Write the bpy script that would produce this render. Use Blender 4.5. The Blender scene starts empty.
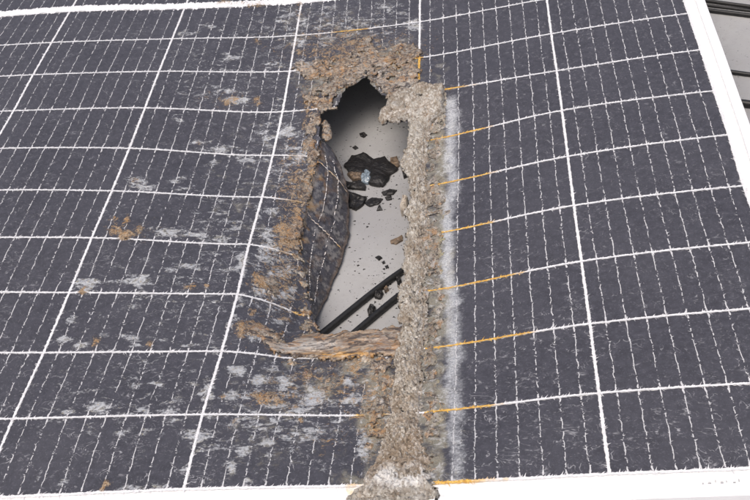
import bpy, math, random
import numpy as np
from mathutils import Matrix, Vector

# ------------------------------------------------------------------ camera
sc = bpy.context.scene
F = 1050.13                                   # focal length in units of a 750 px wide picture
CR = np.array([[0.9890766628, 0.0652823760, 0.1321573550],
               [0.0580614055, 0.6515462809, -0.7563837102],
               [-0.1354851589, 0.7557947177, 0.6406388346]])
CT = np.array([-0.2505877785, -0.5465589160, 0.7167420845])
cam = bpy.data.cameras.new('camera')
cam.sensor_fit = 'HORIZONTAL'; cam.sensor_width = 36.0; cam.lens = 36.0 * F / 750.0
cam.clip_start = 0.01; cam.clip_end = 200.0
camo = bpy.data.objects.new('camera', cam); sc.collection.objects.link(camo)
camo.matrix_world = Matrix.Translation(Vector(CT)) @ Matrix(CR.tolist()).to_4x4()
sc.camera = camo

# ------------------------------------------------------------------ sky, sun, exposure (bright overcast)
SUN_EL, SUN_AZ = math.radians(67), math.radians(-160)      # azimuth from +Y towards +X
w = bpy.data.worlds.new('World'); sc.world = w; w.use_nodes = True
nt = w.node_tree; bg = nt.nodes['Background']
sky = nt.nodes.new('ShaderNodeTexSky'); sky.sky_type = 'NISHITA'; sky.sun_disc = False
sky.sun_elevation = SUN_EL; sky.sun_rotation = SUN_AZ
sky.air_density = 0.8; sky.dust_density = 6.0; sky.ozone_density = 0.6
nt.links.new(sky.outputs[0], bg.inputs[0]); bg.inputs[1].default_value = 0.13
sl = bpy.data.lights.new('sun', 'SUN'); sl.energy = 1.5; sl.angle = math.radians(40); sl.color = (1.0, 0.95, 0.88)
slo = bpy.data.objects.new('sun', sl); sc.collection.objects.link(slo)
sd = Vector((math.sin(SUN_AZ) * math.cos(SUN_EL), math.cos(SUN_AZ) * math.cos(SUN_EL), math.sin(SUN_EL)))
slo.rotation_euler = sd.to_track_quat('Z', 'Y').to_euler()
sc.view_settings.view_transform = 'Standard'; sc.view_settings.look = 'None'
sc.view_settings.gamma = 1.0; sc.view_settings.use_curve_mapping = False
sc.view_settings.exposure = 0.35

# ------------------------------------------------------------------ noise
def _hash(ix, iy, iz, seed):
    h = (ix.astype(np.int64) * 374761393 + iy.astype(np.int64) * 668265263 + iz.astype(np.int64) * 2147483647 + seed * 1274126177) & 0xffffffff
    h = ((h ^ (h >> 13)) * 1274126177) & 0xffffffff
    h = ((h ^ (h >> 16)) * 2246822519) & 0xffffffff
    return ((h ^ (h >> 15)) & 0xffffff) / float(0xffffff)
def vnoise(x, y, z=None, seed=0):
    x = np.asarray(x, float); y = np.asarray(y, float)
    z = np.zeros_like(x) if z is None else np.asarray(z, float)
    ix, iy, iz = np.floor(x), np.floor(y), np.floor(z)
    fx, fy, fz = x - ix, y - iy, z - iz
    fx, fy, fz = [f * f * f * (f * (f * 6 - 15) + 10) for f in (fx, fy, fz)]
    r = 0
    for a in (0, 1):
        for b in (0, 1):
            for c in (0, 1):
                r = r + _hash(ix + a, iy + b, iz + c, seed) * (fx if a else 1 - fx) * (fy if b else 1 - fy) * (fz if c else 1 - fz)
    return r
def fbm(x, y, sx, sy=None, o=4, seed=0, ridged=False):
    sy = sy or sx; s = 0; a = 1.0; t = 0
    x = np.asarray(x, float) / sx; y = np.asarray(y, float) / sy
    for k in range(o):
        n = vnoise(x, y, None, seed + 17 * k)
        if ridged: n = 1 - np.abs(2 * n - 1)
        s = s + a * n; t += a; a *= 0.55; x = x * 2.03 + 3.1; y = y * 2.03 + 7.7
    return s / t
def sstep(a, b, x):
    t = np.clip((x - a) / (b - a), 0, 1); return t * t * (3 - 2 * t)

# ------------------------------------------------------------------ the sagging panel surface, measured on its cell grid
PU, PV = 0.1845, 0.0925
ZG = np.array([[-4.5,-5.2,-4.8,-3.7,-4.1,-1.9,-1.7,0.8,2.5,4.2,5.2],[-5.4,-9.7,-14.1,-15.1,-14.8,-15.0,-12.1,-11.6,-9.2,-4.9,-3.7],
 [-9.0,-26.4,-37.9,-45.8,-44.5,-44.7,-42.6,-28.3,-28.4,-22.1,-15.5],[-4.9,-14.0,-24.5,-31.4,-38.7,-41.4,-44.9,-38.6,-31.0,-25.7,-20.4],
 [-6.6,-7.4,-12.4,-13.9,-13.0,-14.8,-15.9,-13.8,-12.0,-11.4,-10.2],[-2.2,-0.7,0.4,1.6,2.6,2.5,1.2,-0.2,1.1,1.5,4.0],
 [2,3,5,7,8,8,8,8,8,8,8]]) / 1000
UG = np.array([[0.5,-0.9,-2.4,-4.0,-4.8,-3.1,-2.2,-2.1,-2.3,-1.7,-0.9],[-1.2,-0.4,0.4,0.6,0.8,1.5,1.9,2.1,1.5,1.6,1.4],
 [-0.2,0.1,0.4,0.8,1.5,2.6,3.9,4.6,3.3,2.3,1.1],[3.4,0.7,0.9,0.5,-2.1,-0.4,0,2.2,2.6,1.8,0.9],[-1.6,-1.9,-1.7,-1.4,-0.4,-0.4,-1.0,-0.8,-0.8,-0.7,-0.1],
 [0,0.1,0.1,0.1,0,-0.3,-0.8,-1.5,-2.3,-2.2,0.3],[0]*11]) / 1000
MID = 0.018                                    # extra width of the mid gap after ten rows
NR = 20
_far = np.linspace(1, 0, 10)
ZG = np.hstack([ZG, ZG[:, 10:11] * _far[None, :] ** 1.5]); UG = np.hstack([UG, UG[:, 10:11] * _far[None, :]])
def _cr(p0, p1, p2, p3, t):
    return 0.5 * (2 * p1 + (p2 - p0) * t + (2 * p0 - 5 * p1 + 4 * p2 - p3) * t * t + (3 * p1 - p0 - 3 * p2 + p3) * t ** 3)
def grid_eval(G, L, r):
    nL, nR = G.shape
    L = np.clip(L, 0, nL - 1.001); r = np.clip(r, 0, nR - 1.001)
    i = np.floor(L).astype(int); j = np.floor(r).astype(int); a = L - i; b = r - j
    def row(ii):
        ii = np.clip(ii, 0, nL - 1)
        return _cr(G[ii, np.clip(j - 1, 0, nR - 1)], G[ii, j], G[ii, np.clip(j + 1, 0, nR - 1)], G[ii, np.clip(j + 2, 0, nR - 1)], b)
    return _cr(row(i - 1), row(i), row(i + 1), row(i + 2), a)
DIP = np.array([0, 0, 9, 30, 25, 15, 6, 1, 0, 0, 0, 0], float) / 1000      # extra drop of each row line beside the hole
def height(u, v):
    r = np.clip(v / PV, 0, 10.99); i = np.floor(r).astype(int); f = r - i
    a = _cr(DIP[np.maximum(i - 1, 0)], DIP[i], DIP[i + 1], DIP[np.minimum(i + 2, 11)], f)
    t = np.clip((u + 3 * PU + 0.004) / 0.066, 0, 1)
    fade = 1 - np.clip((u + 3 * PU - 0.085) / 0.07, 0, 1); fade = fade * fade * (3 - 2 * fade)
    return grid_eval(ZG, -u / PU, v / PV) - np.maximum(a, 0) * (t ** 1.5) * fade
def v_of_row(r): return r * PV + (MID if r > 10 else (MID * 0.25 if r == 10 else 0))
def S(u, v, h=0.0):
    """panel coordinates -> world; u = 0 at the right frame, negative to the left; v = 0 at the near cell edge"""
    u = np.asarray(u, float); v = np.asarray(v, float)
    L = -u / PU; r = v / PV
    return np.stack([u + grid_eval(UG, L, r), v + 0 * u, height(u, v) + h], -1)
def project(P):
    q = (P - CT) @ CR
    return 375 + F * q[..., 0] / -q[..., 2], 250 - F * q[..., 1] / -q[..., 2]
def ray(x, y):
    d = np.stack([(np.asarray(x, float) - 375) / F, (250 - np.asarray(y, float)) / F, -np.ones_like(np.asarray(x, float))], -1)
    return d @ CR.T
def at_z(x, y, z):
    d = ray(x, y); k = (z - CT[2]) / d[..., 2]
    return CT + d * k[..., None]
def at_uv(x, y):
    """where the line of sight through a measured point meets the panel surface"""
    x = np.asarray(x, float); y = np.asarray(y, float)
    z = np.full(x.shape, -0.02)
    for _ in range(40):
        P = at_z(x, y, z); u = P[..., 0]
        u = P[..., 0] - grid_eval(UG, -u / PU, P[..., 1] / PV)
        z = 0.5 * z + 0.5 * height(u, P[..., 1])
    return np.stack([u, P[..., 1]], -1)
def uvpoly(pts): a = np.array(pts, float); return at_uv(a[:, 0], a[:, 1])
def poly_sd(poly, x, y):
    """signed distance, positive inside"""
    x = np.asarray(x, float); y = np.asarray(y, float)
    d = np.full(x.shape, 1e9); ins = np.zeros(x.shape, bool); n = len(poly)
    for i in range(n):
        ax, ay = poly[i]; bx, by = poly[(i + 1) % n]
        ex, ey = bx - ax, by - ay; l2 = ex * ex + ey * ey + 1e-18
        t = np.clip(((x - ax) * ex + (y - ay) * ey) / l2, 0, 1)
        d = np.minimum(d, (x - ax - t * ex) ** 2 + (y - ay - t * ey) ** 2)
        c = ((ay > y) != (by > y)) & (x < (bx - ax) * (y - ay) / (by - ay + 1e-18) + ax)
        ins ^= c
    d = np.sqrt(d); return np.where(ins, d, -d)

ROOF_Z = -0.113
HOLE = uvpoly([(318,113),(326,110),(336,108),(341,98),(345,88),(356,83),(364,78),(367,70),(369,78),(374,88),(382,95),(391,97),(388,104),(379,117),(382,123),
 (398,122),(409,122),(413,134),(412,150),(411,180),(412,215),(409,240),(407,262),(404,296),(403,326),(385,331),(370,333),(345,335),(330,335),(316,337),
 (313,318),(308,300),(306,283),(304,270),(300,255),(299,240),(303,225),(307,205),(311,185),(316,165),(318,150),(320,137),(319,122)])
def in_hole(u, v, rag=0.0015, seed=5):
    sd = poly_sd(HOLE, u, v)
    return sd + rag * (fbm(u, v, 0.006, seed=seed) - 0.5) * 2 > 0

# ------------------------------------------------------------------ mesh helper
col = sc.collection
def mk(name, verts, faces, mat, parent=None, attrs=None, smooth=False):
    verts = np.asarray(verts, float).reshape(-1, 3)
    me = bpy.data.meshes.new(name)
    if isinstance(faces, np.ndarray):
        k = faces.shape[1]; n = len(faces)
        me.vertices.add(len(verts)); me.vertices.foreach_set('co', verts.ravel())
        me.loops.add(n * k); me.loops.foreach_set('vertex_index', faces.ravel().astype(np.int32))
        me.polygons.add(n); me.polygons.foreach_set('loop_start', np.arange(0, n * k, k, dtype=np.int32))
        me.update(calc_edges=True)
    else:
        me.from_pydata(verts.tolist(), [], faces); me.update()
    for k, a in (attrs or {}).items():
        a = np.asarray(a, float)
        if a.ndim == 1:
            at = me.attributes.new(k, 'FLOAT', 'POINT'); at.data.foreach_set('value', a)
        else:
            at = me.attributes.new(k, 'FLOAT_COLOR', 'POINT')
            at.data.foreach_set('color', np.hstack([a, np.ones((len(a), 1))]).ravel())
    if smooth: me.polygons.foreach_set('use_smooth', np.ones(len(me.polygons), bool))
    me.materials.append(mat); me.validate()
    o = bpy.data.objects.new(name, me); col.objects.link(o)
    if parent: o.parent = parent
    return o
def gridfaces(nu, nv):
    i, j = np.meshgrid(np.arange(nu - 1), np.arange(nv - 1), indexing='ij')
    a = i * nv + j
    return np.stack([a, a + nv, a + nv + 1, a + 1], -1).reshape(-1, 4)
def compact(V, Fc, attrs):
    used = np.unique(Fc); m = np.full(len(V), -1); m[used] = np.arange(len(used))
    return V[used], m[Fc], {k: np.asarray(a)[used] for k, a in attrs.items()}

def pieces(Fc, n):
    """the connected pieces of a face list"""
    lab = np.arange(n)
    while True:
        m = lab[Fc].min(1); new = lab.copy(); np.minimum.at(new, Fc.ravel(), np.repeat(m, 4)); new = new[new]
        if (new == lab).all(): break
        lab = new
    fl = lab[Fc[:, 0]]
    return [Fc[fl == k] for k in np.unique(fl)]

# ------------------------------------------------------------------ materials
class N:
    def __init__(s, name):
        s.m = bpy.data.materials.new(name); s.m.use_nodes = True; s.t = s.m.node_tree
        s.b = s.t.nodes['Principled BSDF']; s.co = s.n('ShaderNodeTexCoord').outputs['Object']
    def n(s, k, **kw):
        x = s.t.nodes.new(k)
        for a, v in kw.items(): setattr(x, a, v)
        return x
    def l(s, a, b): s.t.links.new(a, b)
    def put(s, sock, v):
        if isinstance(v, bpy.types.NodeSocket): s.l(v, sock)
        else: sock.default_value = v
    def noise(s, scale, detail=4, rough=0.55, dist=0.0, stretch=None):
        x = s.n('ShaderNodeTexNoise'); x.inputs['Scale'].default_value = scale; x.inputs['Detail'].default_value = detail
        x.inputs['Roughness'].default_value = rough; x.inputs['Distortion'].default_value = dist
        if stretch:
            mp = s.n('ShaderNodeMapping'); mp.inputs['Scale'].default_value = stretch[:3]
            if len(stretch) > 3: mp.inputs['Rotation'].default_value = (0, 0, stretch[3])
            s.l(s.co, mp.inputs[0]); s.l(mp.outputs[0], x.inputs['Vector'])
        else: s.l(s.co, x.inputs['Vector'])
        return x.outputs[0]
    def rng(s, v, a, b, c=0.0, d=1.0):
        x = s.n('ShaderNodeMapRange'); x.interpolation_type = 'SMOOTHSTEP'
        s.put(x.inputs[0], v)
        for i, k in enumerate((a, b, c, d)): s.put(x.inputs[1 + i], k)
        return x.outputs[0]
    def math(s, op, a, b=0.0):
        x = s.n('ShaderNodeMath', operation=op); s.put(x.inputs[0], a); s.put(x.inputs[1], b); return x.outputs[0]
    def mix(s, f, a, b):
        x = s.n('ShaderNodeMix', data_type='RGBA'); s.put(x.inputs[0], f)
        for i, v in ((6, a), (7, b)):
            s.put(x.inputs[i], v if isinstance(v, bpy.types.NodeSocket) else (*v, 1.0))
        return x.outputs[2]
    def attr(s, nme, out='Fac'):
        x = s.n('ShaderNodeAttribute'); x.attribute_name = nme; return x.outputs[out]
    def bump(s, h, strength, dist):
        x = s.n('ShaderNodeBump'); x.inputs['Strength'].default_value = strength; x.inputs['Distance'].default_value = dist
        s.l(h, x.inputs['Height']); s.l(x.outputs[0], s.b.inputs['Normal']); return x
    def set(s, **kw):
        for k, v in kw.items():
            sock = s.b.inputs[k.replace('_', ' ')]
            if isinstance(v, tuple) and len(v) == 3: v = (*v, 1.0)
            s.put(sock, v)
        return s.m

def cell_material():
    M = N('dark silicon cell under crazed glass')
    fine = M.noise(1000, 3, 0.7); med = M.noise(130, 6, 0.7); big = M.noise(9, 3, 0.5)
    base = M.mix(M.rng(med, 0.3, 0.75), (0.036, 0.036, 0.045), (0.061, 0.061, 0.075))
    base = M.mix(M.rng(big, 0.35, 0.7, 0, 0.35), base, (0.067, 0.067, 0.080))
    base = M.mix(M.rng(M.noise(420, 3, 0.7), 0.54, 0.72, 0, 0.4), base, (0.16, 0.16, 0.185))
    base = M.mix(M.rng(M.noise(640, 3, 0.7), 0.45, 0.25, 0, 0.6), base, (0.034, 0.033, 0.040))
    # thin pale scratches and wisps in the laminate
    w1 = M.noise(48, 2, 0.5, 2.2); w1 = M.math('ABSOLUTE', M.math('SUBTRACT', w1, 0.5))
    w1 = M.rng(w1, 0.0, 0.022, 1, 0)
    gate = M.rng(M.noise(75, 3, 0.6, 0.6), 0.53, 0.66); wisp = M.math('MULTIPLY', w1, gate)
    w2 = M.noise(26, 2, 0.5, 1.0, stretch=(1, 2.2, 1, 0.5)); w2 = M.rng(M.math('ABSOLUTE', M.math('SUBTRACT', w2, 0.5)), 0.0, 0.011, 1, 0)
    wisp2 = M.math('MULTIPLY', w2, M.rng(M.noise(33, 3, 0.6, 0.3), 0.57, 0.7))
    sm = M.rng(M.math('MULTIPLY', M.noise(260, 4, 0.7, 0.6, stretch=(0.6, 1, 1, 0.4)), M.rng(M.noise(24, 3), 0.35, 0.65, 0.8, 1.1)), 0.60, 0.74)
    wz = M.math('MULTIPLY', M.math('MAXIMUM', M.math('MAXIMUM', wisp, wisp2), M.math('MULTIPLY', sm, 0.6)), M.math('ADD', M.attr('wear'), 0.1))
    base = M.mix(M.math('MULTIPLY', wz, 0.7), base, (0.42, 0.42, 0.44))
    # grime film towards the burn
    film = M.rng(M.math('ADD', M.attr('film'), M.math('MULTIPLY', M.math('SUBTRACT', M.noise(60, 6, 0.7, 0.5), 0.5), 1.7)), 0.45, 0.95, 0, 0.92)
    film = M.math('MULTIPLY', film, M.rng(M.attr('film'), 0.03, 0.25))
    fcol = ramp(M, M.noise(120, 5, 0.66, 0.9), [(0.30, (0.07, 0.06, 0.045)), (0.41, (0.17, 0.15, 0.115)), (0.47, (0.27, 0.25, 0.20)), (0.52, (0.16, 0.155, 0.125)), (0.58, (0.30, 0.29, 0.26)), (0.68, (0.46, 0.46, 0.455))])
    base = M.mix(film, base, fcol)
    # pale powder beside the ash ridge
    pn = M.math('ADD', M.math('MULTIPLY', M.noise(330, 4, 0.7), 0.6), M.math('MULTIPLY', M.noise(70, 3, 0.6), 0.5))
    pw = M.math('MULTIPLY', M.rng(M.math('ADD', M.attr('powder'), M.math('MULTIPLY', M.math('SUBTRACT', pn, 0.55), 1.7)), 0.25, 1.15, 0, 0.82), M.rng(M.attr('powder'), 0.03, 0.25))
    base = M.mix(pw, base, M.mix(M.rng(M.noise(500, 3, 0.7), 0.4, 0.6), (0.32, 0.335, 0.36), (0.53, 0.545, 0.56)))
    # white delamination bloom: flaky, streaked, only partly covering
    bn = M.math('ADD', M.math('MULTIPLY', M.noise(120, 7, 0.72, 0.8, stretch=(0.5, 1, 1)), 0.9), M.math('MULTIPLY', M.noise(420, 3, 0.7), 0.35))
    bl = M.rng(M.math('ADD', M.attr('bloom'), M.math('MULTIPLY', M.math('SUBTRACT', bn, 0.63), 3.6)), 0.38, 0.85)
    bl = M.math('MULTIPLY', bl, M.rng(M.attr('bloom'), 0.03, 0.3))
    bl = M.math('MULTIPLY', bl, M.rng(M.noise(300, 4, 0.75), 0.30, 0.58, 0.30, 0.88))
    base = M.mix(bl, base, ramp(M, M.noise(150, 3), [(0.34, (0.30, 0.29, 0.25)), (0.46, (0.50, 0.51, 0.52)), (0.60, (0.42, 0.44, 0.47)), (0.70, (0.36, 0.33, 0.26))]))
    # rust-coloured scorch, lacy and uneven
    rn = M.math('ADD', M.math('MULTIPLY', M.noise(110, 7, 0.72, 1.4), 0.85), M.math('MULTIPLY', M.noise(420, 3, 0.7), 0.25))
    rs = M.rng(M.math('ADD', M.attr('rust'), M.math('MULTIPLY', M.math('SUBTRACT', rn, 0.56), 3.6)), 0.46, 0.82)
    rs = M.math('MULTIPLY', rs, M.rng(M.attr('rust'), 0.03, 0.25))
    rc = ramp(M, M.noise(150, 4, 0.6, 1.8), [(0.32, (0.30, 0.27, 0.22)), (0.40, (0.075, 0.055, 0.042)), (0.45, (0.30, 0.165, 0.06)), (0.50, (0.42, 0.36, 0.27)), (0.54, (0.12, 0.085, 0.06)), (0.60, (0.38, 0.20, 0.055)), (0.68, (0.40, 0.37, 0.32))])
    base = M.mix(M.math('MULTIPLY', rs, 0.92), base, rc)
    dirt = M.math('MAXIMUM', M.math('MAXIMUM', bl, M.math('MAXIMUM', film, pw)), rs)
    M.bump(M.math('ADD', M.math('MULTIPLY', fine, 0.4), M.math('MULTIPLY', dirt, M.math('ADD', M.noise(480, 4, 0.7), 0.4))), 0.5, 0.0014)
    return M.set(Base_Color=base, Roughness=0.62, Specular_IOR_Level=0.3, Coat_Weight=M.rng(dirt, 0, 1, 0.10, 0.02), Coat_Roughness=0.30, Coat_IOR=1.4)

def line_material(name, white):
    M = N(name)
    o = M.attr('orange'); n = M.noise(260, 4, 0.6)
    c = M.mix(M.rng(M.noise(500, 2), 0.3, 0.7), white, tuple(x * 0.82 for x in white))
    oc = M.mix(M.rng(n, 0.35, 0.62), (0.74, 0.48, 0.11), (0.50, 0.27, 0.05))
    oc = M.mix(M.rng(M.noise(420, 4, 0.7), 0.56, 0.66), oc, (0.72, 0.62, 0.42))
    c = M.mix(M.rng(M.math('ADD', o, M.math('MULTIPLY', M.math('SUBTRACT', M.noise(120, 3), 0.5), 0.6)), 0.25, 0.6), c, oc)
    ru = M.rng(M.math('ADD', M.attr('rust'), M.math('MULTIPLY', M.math('SUBTRACT', n, 0.5), 0.8)), 0.3, 0.7)
    c = M.mix(ru, c, (0.30, 0.22, 0.14))
    return M.set(Base_Color=c, Roughness=0.6)

def ramp(M, v, stops):
    x = M.n('ShaderNodeValToRGB'); cr = x.color_ramp
    while len(cr.elements) > 1: cr.elements.remove(cr.elements[-1])
    cr.elements[0].position = stops[0][0]; cr.elements[0].color = (*stops[0][1], 1)
    for p, c in stops[1:]:
        e = cr.elements.new(p); e.color = (*c, 1)
    M.put(x.inputs[0], v); return x.outputs[0]
def film_material(name, amt=0.7, rough=0.5, dist=0.0022, scale=1.0, stretch=None):
    """wrinkled burnt film: narrow bands of char, rust, tan and grey"""
    M = N(name); c = M.attr('Col', 'Color')
    w = M.noise(85 * scale, 3, 0.55, 2.2 if not stretch else 0.9, stretch=stretch)
    b = ramp(M, w, [(0.30, (0.22, 0.20, 0.175)), (0.37, (0.06, 0.045, 0.038)), (0.41, (0.23, 0.125, 0.045)), (0.45, (0.36, 0.33, 0.28)), (0.47, (0.13, 0.12, 0.11)), (0.495, (0.035, 0.03, 0.028)),
                    (0.52, (0.17, 0.145, 0.115)), (0.55, (0.38, 0.34, 0.27)), (0.575, (0.27, 0.14, 0.045)), (0.60, (0.075, 0.06, 0.05)), (0.66, (0.19, 0.185, 0.175)), (0.74, (0.42, 0.40, 0.36))])
    c = M.mix(amt, c, b)
    c = M.mix(M.rng(M.noise(60, 4, 0.6, 1.0), 0.54, 0.63, 0, 0.55), c, (0.31, 0.155, 0.045))
    c = M.mix(M.rng(M.noise(150 * scale, 4, 0.6, 1.2, stretch=stretch), 0.48, 0.41, 0, 0.85), c, (0.05, 0.04, 0.037))
    c = M.mix(M.rng(M.noise(190 * scale, 3, 0.6, 1.0, stretch=stretch), 0.57, 0.64, 0, 0.42), c, (0.46, 0.43, 0.38))
    M.bump(M.math('ADD', w, M.math('MULTIPLY', M.noise(260, 4, 0.65), 0.35)), 1.0, dist)
    return M.set(Base_Color=c, Roughness=rough, Specular_IOR_Level=0.45)
def ash_material(name):
    """granular ash: grains of many tones, with fibres"""
    M = N(name); c = M.attr('Col', 'Color')
    def grains(sc, st):
        x = M.n('ShaderNodeTexVoronoi'); x.inputs['Scale'].default_value = sc
        mp = M.n('ShaderNodeMapping'); mp.inputs['Scale'].default_value = st; mp.inputs['Rotation'].default_value = (0, 0, 0.6)
        a = M.n('ShaderNodeVectorMath', operation='ADD'); M.l(mp.outputs[0], a.inputs[0])
        nz = M.n('ShaderNodeTexNoise'); nz.inputs['Scale'].default_value = 180; M.l(M.co, nz.inputs['Vector'])
        k = M.n('ShaderNodeVectorMath', operation='SCALE'); M.l(nz.outputs['Color'], k.inputs[0]); k.inputs['Scale'].default_value = 0.006
        M.l(k.outputs[0], a.inputs[1]); M.l(M.co, mp.inputs[0]); M.l(a.outputs[0], x.inputs['Vector'])
        sp = M.n('ShaderNodeSeparateColor'); M.l(x.outputs['Color'], sp.inputs[0])
        return sp.outputs[0], x.outputs['Distance']
    g1, d1 = grains(260, (1, 0.6, 1)); g2, d2 = grains(520, (1, 1, 1))
    tones = [(0.0, (0.13, 0.105, 0.08)), (0.15, (0.24, 0.205, 0.165)), (0.4, (0.33, 0.30, 0.26)), (0.6, (0.30, 0.285, 0.26)), (0.8, (0.42, 0.40, 0.37)), (0.95, (0.60, 0.58, 0.55))]
    c = M.mix(0.42, c, ramp(M, g1, tones)); c = M.mix(M.rng(g2, 0.72, 0.98, 0, 0.6), c, (0.62, 0.60, 0.56)); c = M.mix(M.rng(g2, 0.22, 0.05, 0, 0.5), c, (0.14, 0.105, 0.08))
    br = M.rng(M.noise(24, 5, 0.65), 0.50, 0.66, 0, 0.5); c = M.mix(br, c, M.mix(g1, (0.13, 0.09, 0.06), (0.36, 0.27, 0.18)))
    M.bump(M.math('ADD', M.math('ADD', g1, M.math('MULTIPLY', g2, 0.5)), M.noise(300, 4, 0.7)), 0.9, 0.002)
    return M.set(Base_Color=c, Roughness=0.9, Specular_IOR_Level=0.2)

def flap_material():
    M = N('scorched folded cell'); c = M.attr('Col', 'Color')
    c = M.mix(M.rng(M.noise(330, 3, 0.6), 0.56, 0.70, 0, 0.5), c, (0.24, 0.24, 0.25))
    c = M.mix(M.rng(M.noise(170, 4, 0.65), 0.48, 0.36, 0, 0.7), c, (0.022, 0.021, 0.024))
    M.bump(M.noise(300, 4, 0.65), 0.35, 0.0012)
    return M.set(Base_Color=c, Roughness=0.5, Specular_IOR_Level=0.4)
def simple(name, c1, c2, scale, rough=0.5, metallic=0.0, bump=0.0, dist=0.001, **kw):
    M = N(name); n = M.noise(scale, 5, 0.6)
    if bump: M.bump(n, bump, dist)
    return M.set(Base_Color=M.mix(M.rng(n, 0.3, 0.7), c1, c2), Roughness=rough, Metallic=metallic, **kw)

def roof_material():
    M = N('grey painted roof sheet')
    c = M.mix(M.rng(M.noise(7, 5, 0.6), 0.3, 0.7), (0.275, 0.275, 0.28), (0.335, 0.335, 0.335))
    c = M.mix(M.rng(M.noise(55, 6, 0.7), 0.48, 0.72, 0, 0.45), c, (0.28, 0.275, 0.265))
    c = M.mix(M.rng(M.noise(210, 5, 0.7), 0.52, 0.75, 0, 0.55), c, (0.25, 0.245, 0.24))
    c = M.mix(M.rng(M.noise(330, 2, 0.5), 0.68, 0.72, 0, 0.85), c, (0.06, 0.06, 0.06))
    c = M.mix(M.rng(M.noise(14, 4, 0.6, 0.5), 0.55, 0.8, 0, 0.3), c, (0.27, 0.26, 0.245))
    M.bump(M.noise(500, 3), 0.25, 0.0006)
    return M.set(Base_Color=c, Roughness=0.6)

MC = cell_material()
ML = line_material('white cell gap', (0.75, 0.75, 0.765))
MBUS = line_material('pale solder ribbon', (0.56, 0.56, 0.575))
MBACK = line_material('white backsheet', (0.80, 0.80, 0.795))
MFR = simple('white coated aluminium frame', (0.83, 0.83, 0.84), (0.79, 0.79, 0.80), 60, 0.35)
MRIDGE = ash_material('pale ash crust')
MRUST = film_material('burnt brown laminate film', 0.65, 0.36, 0.0013, 0.9)
MSKIRT = film_material('sooty film', 0.3, 0.7, 0.0012, 1.5)
MLEDGE = film_material('scorched layered edge', 0.4, 0.45, 0.0010, stretch=(0.3, 1.0, 1))
MCHAR = simple('black char', (0.006, 0.006, 0.007), (0.018, 0.016, 0.015), 300, 0.45, Specular_IOR_Level=0.5, bump=0.6, dist=0.002)
MCABLE = simple('black cable sheath', (0.010, 0.010, 0.011), (0.02, 0.02, 0.02), 220, 0.42, bump=0.1, Specular_IOR_Level=0.35)
MROOF = roof_material()
MGREY = simple('grey stamped mark', (0.5, 0.5, 0.5), (0.4, 0.4, 0.4), 300, 0.6)

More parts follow.
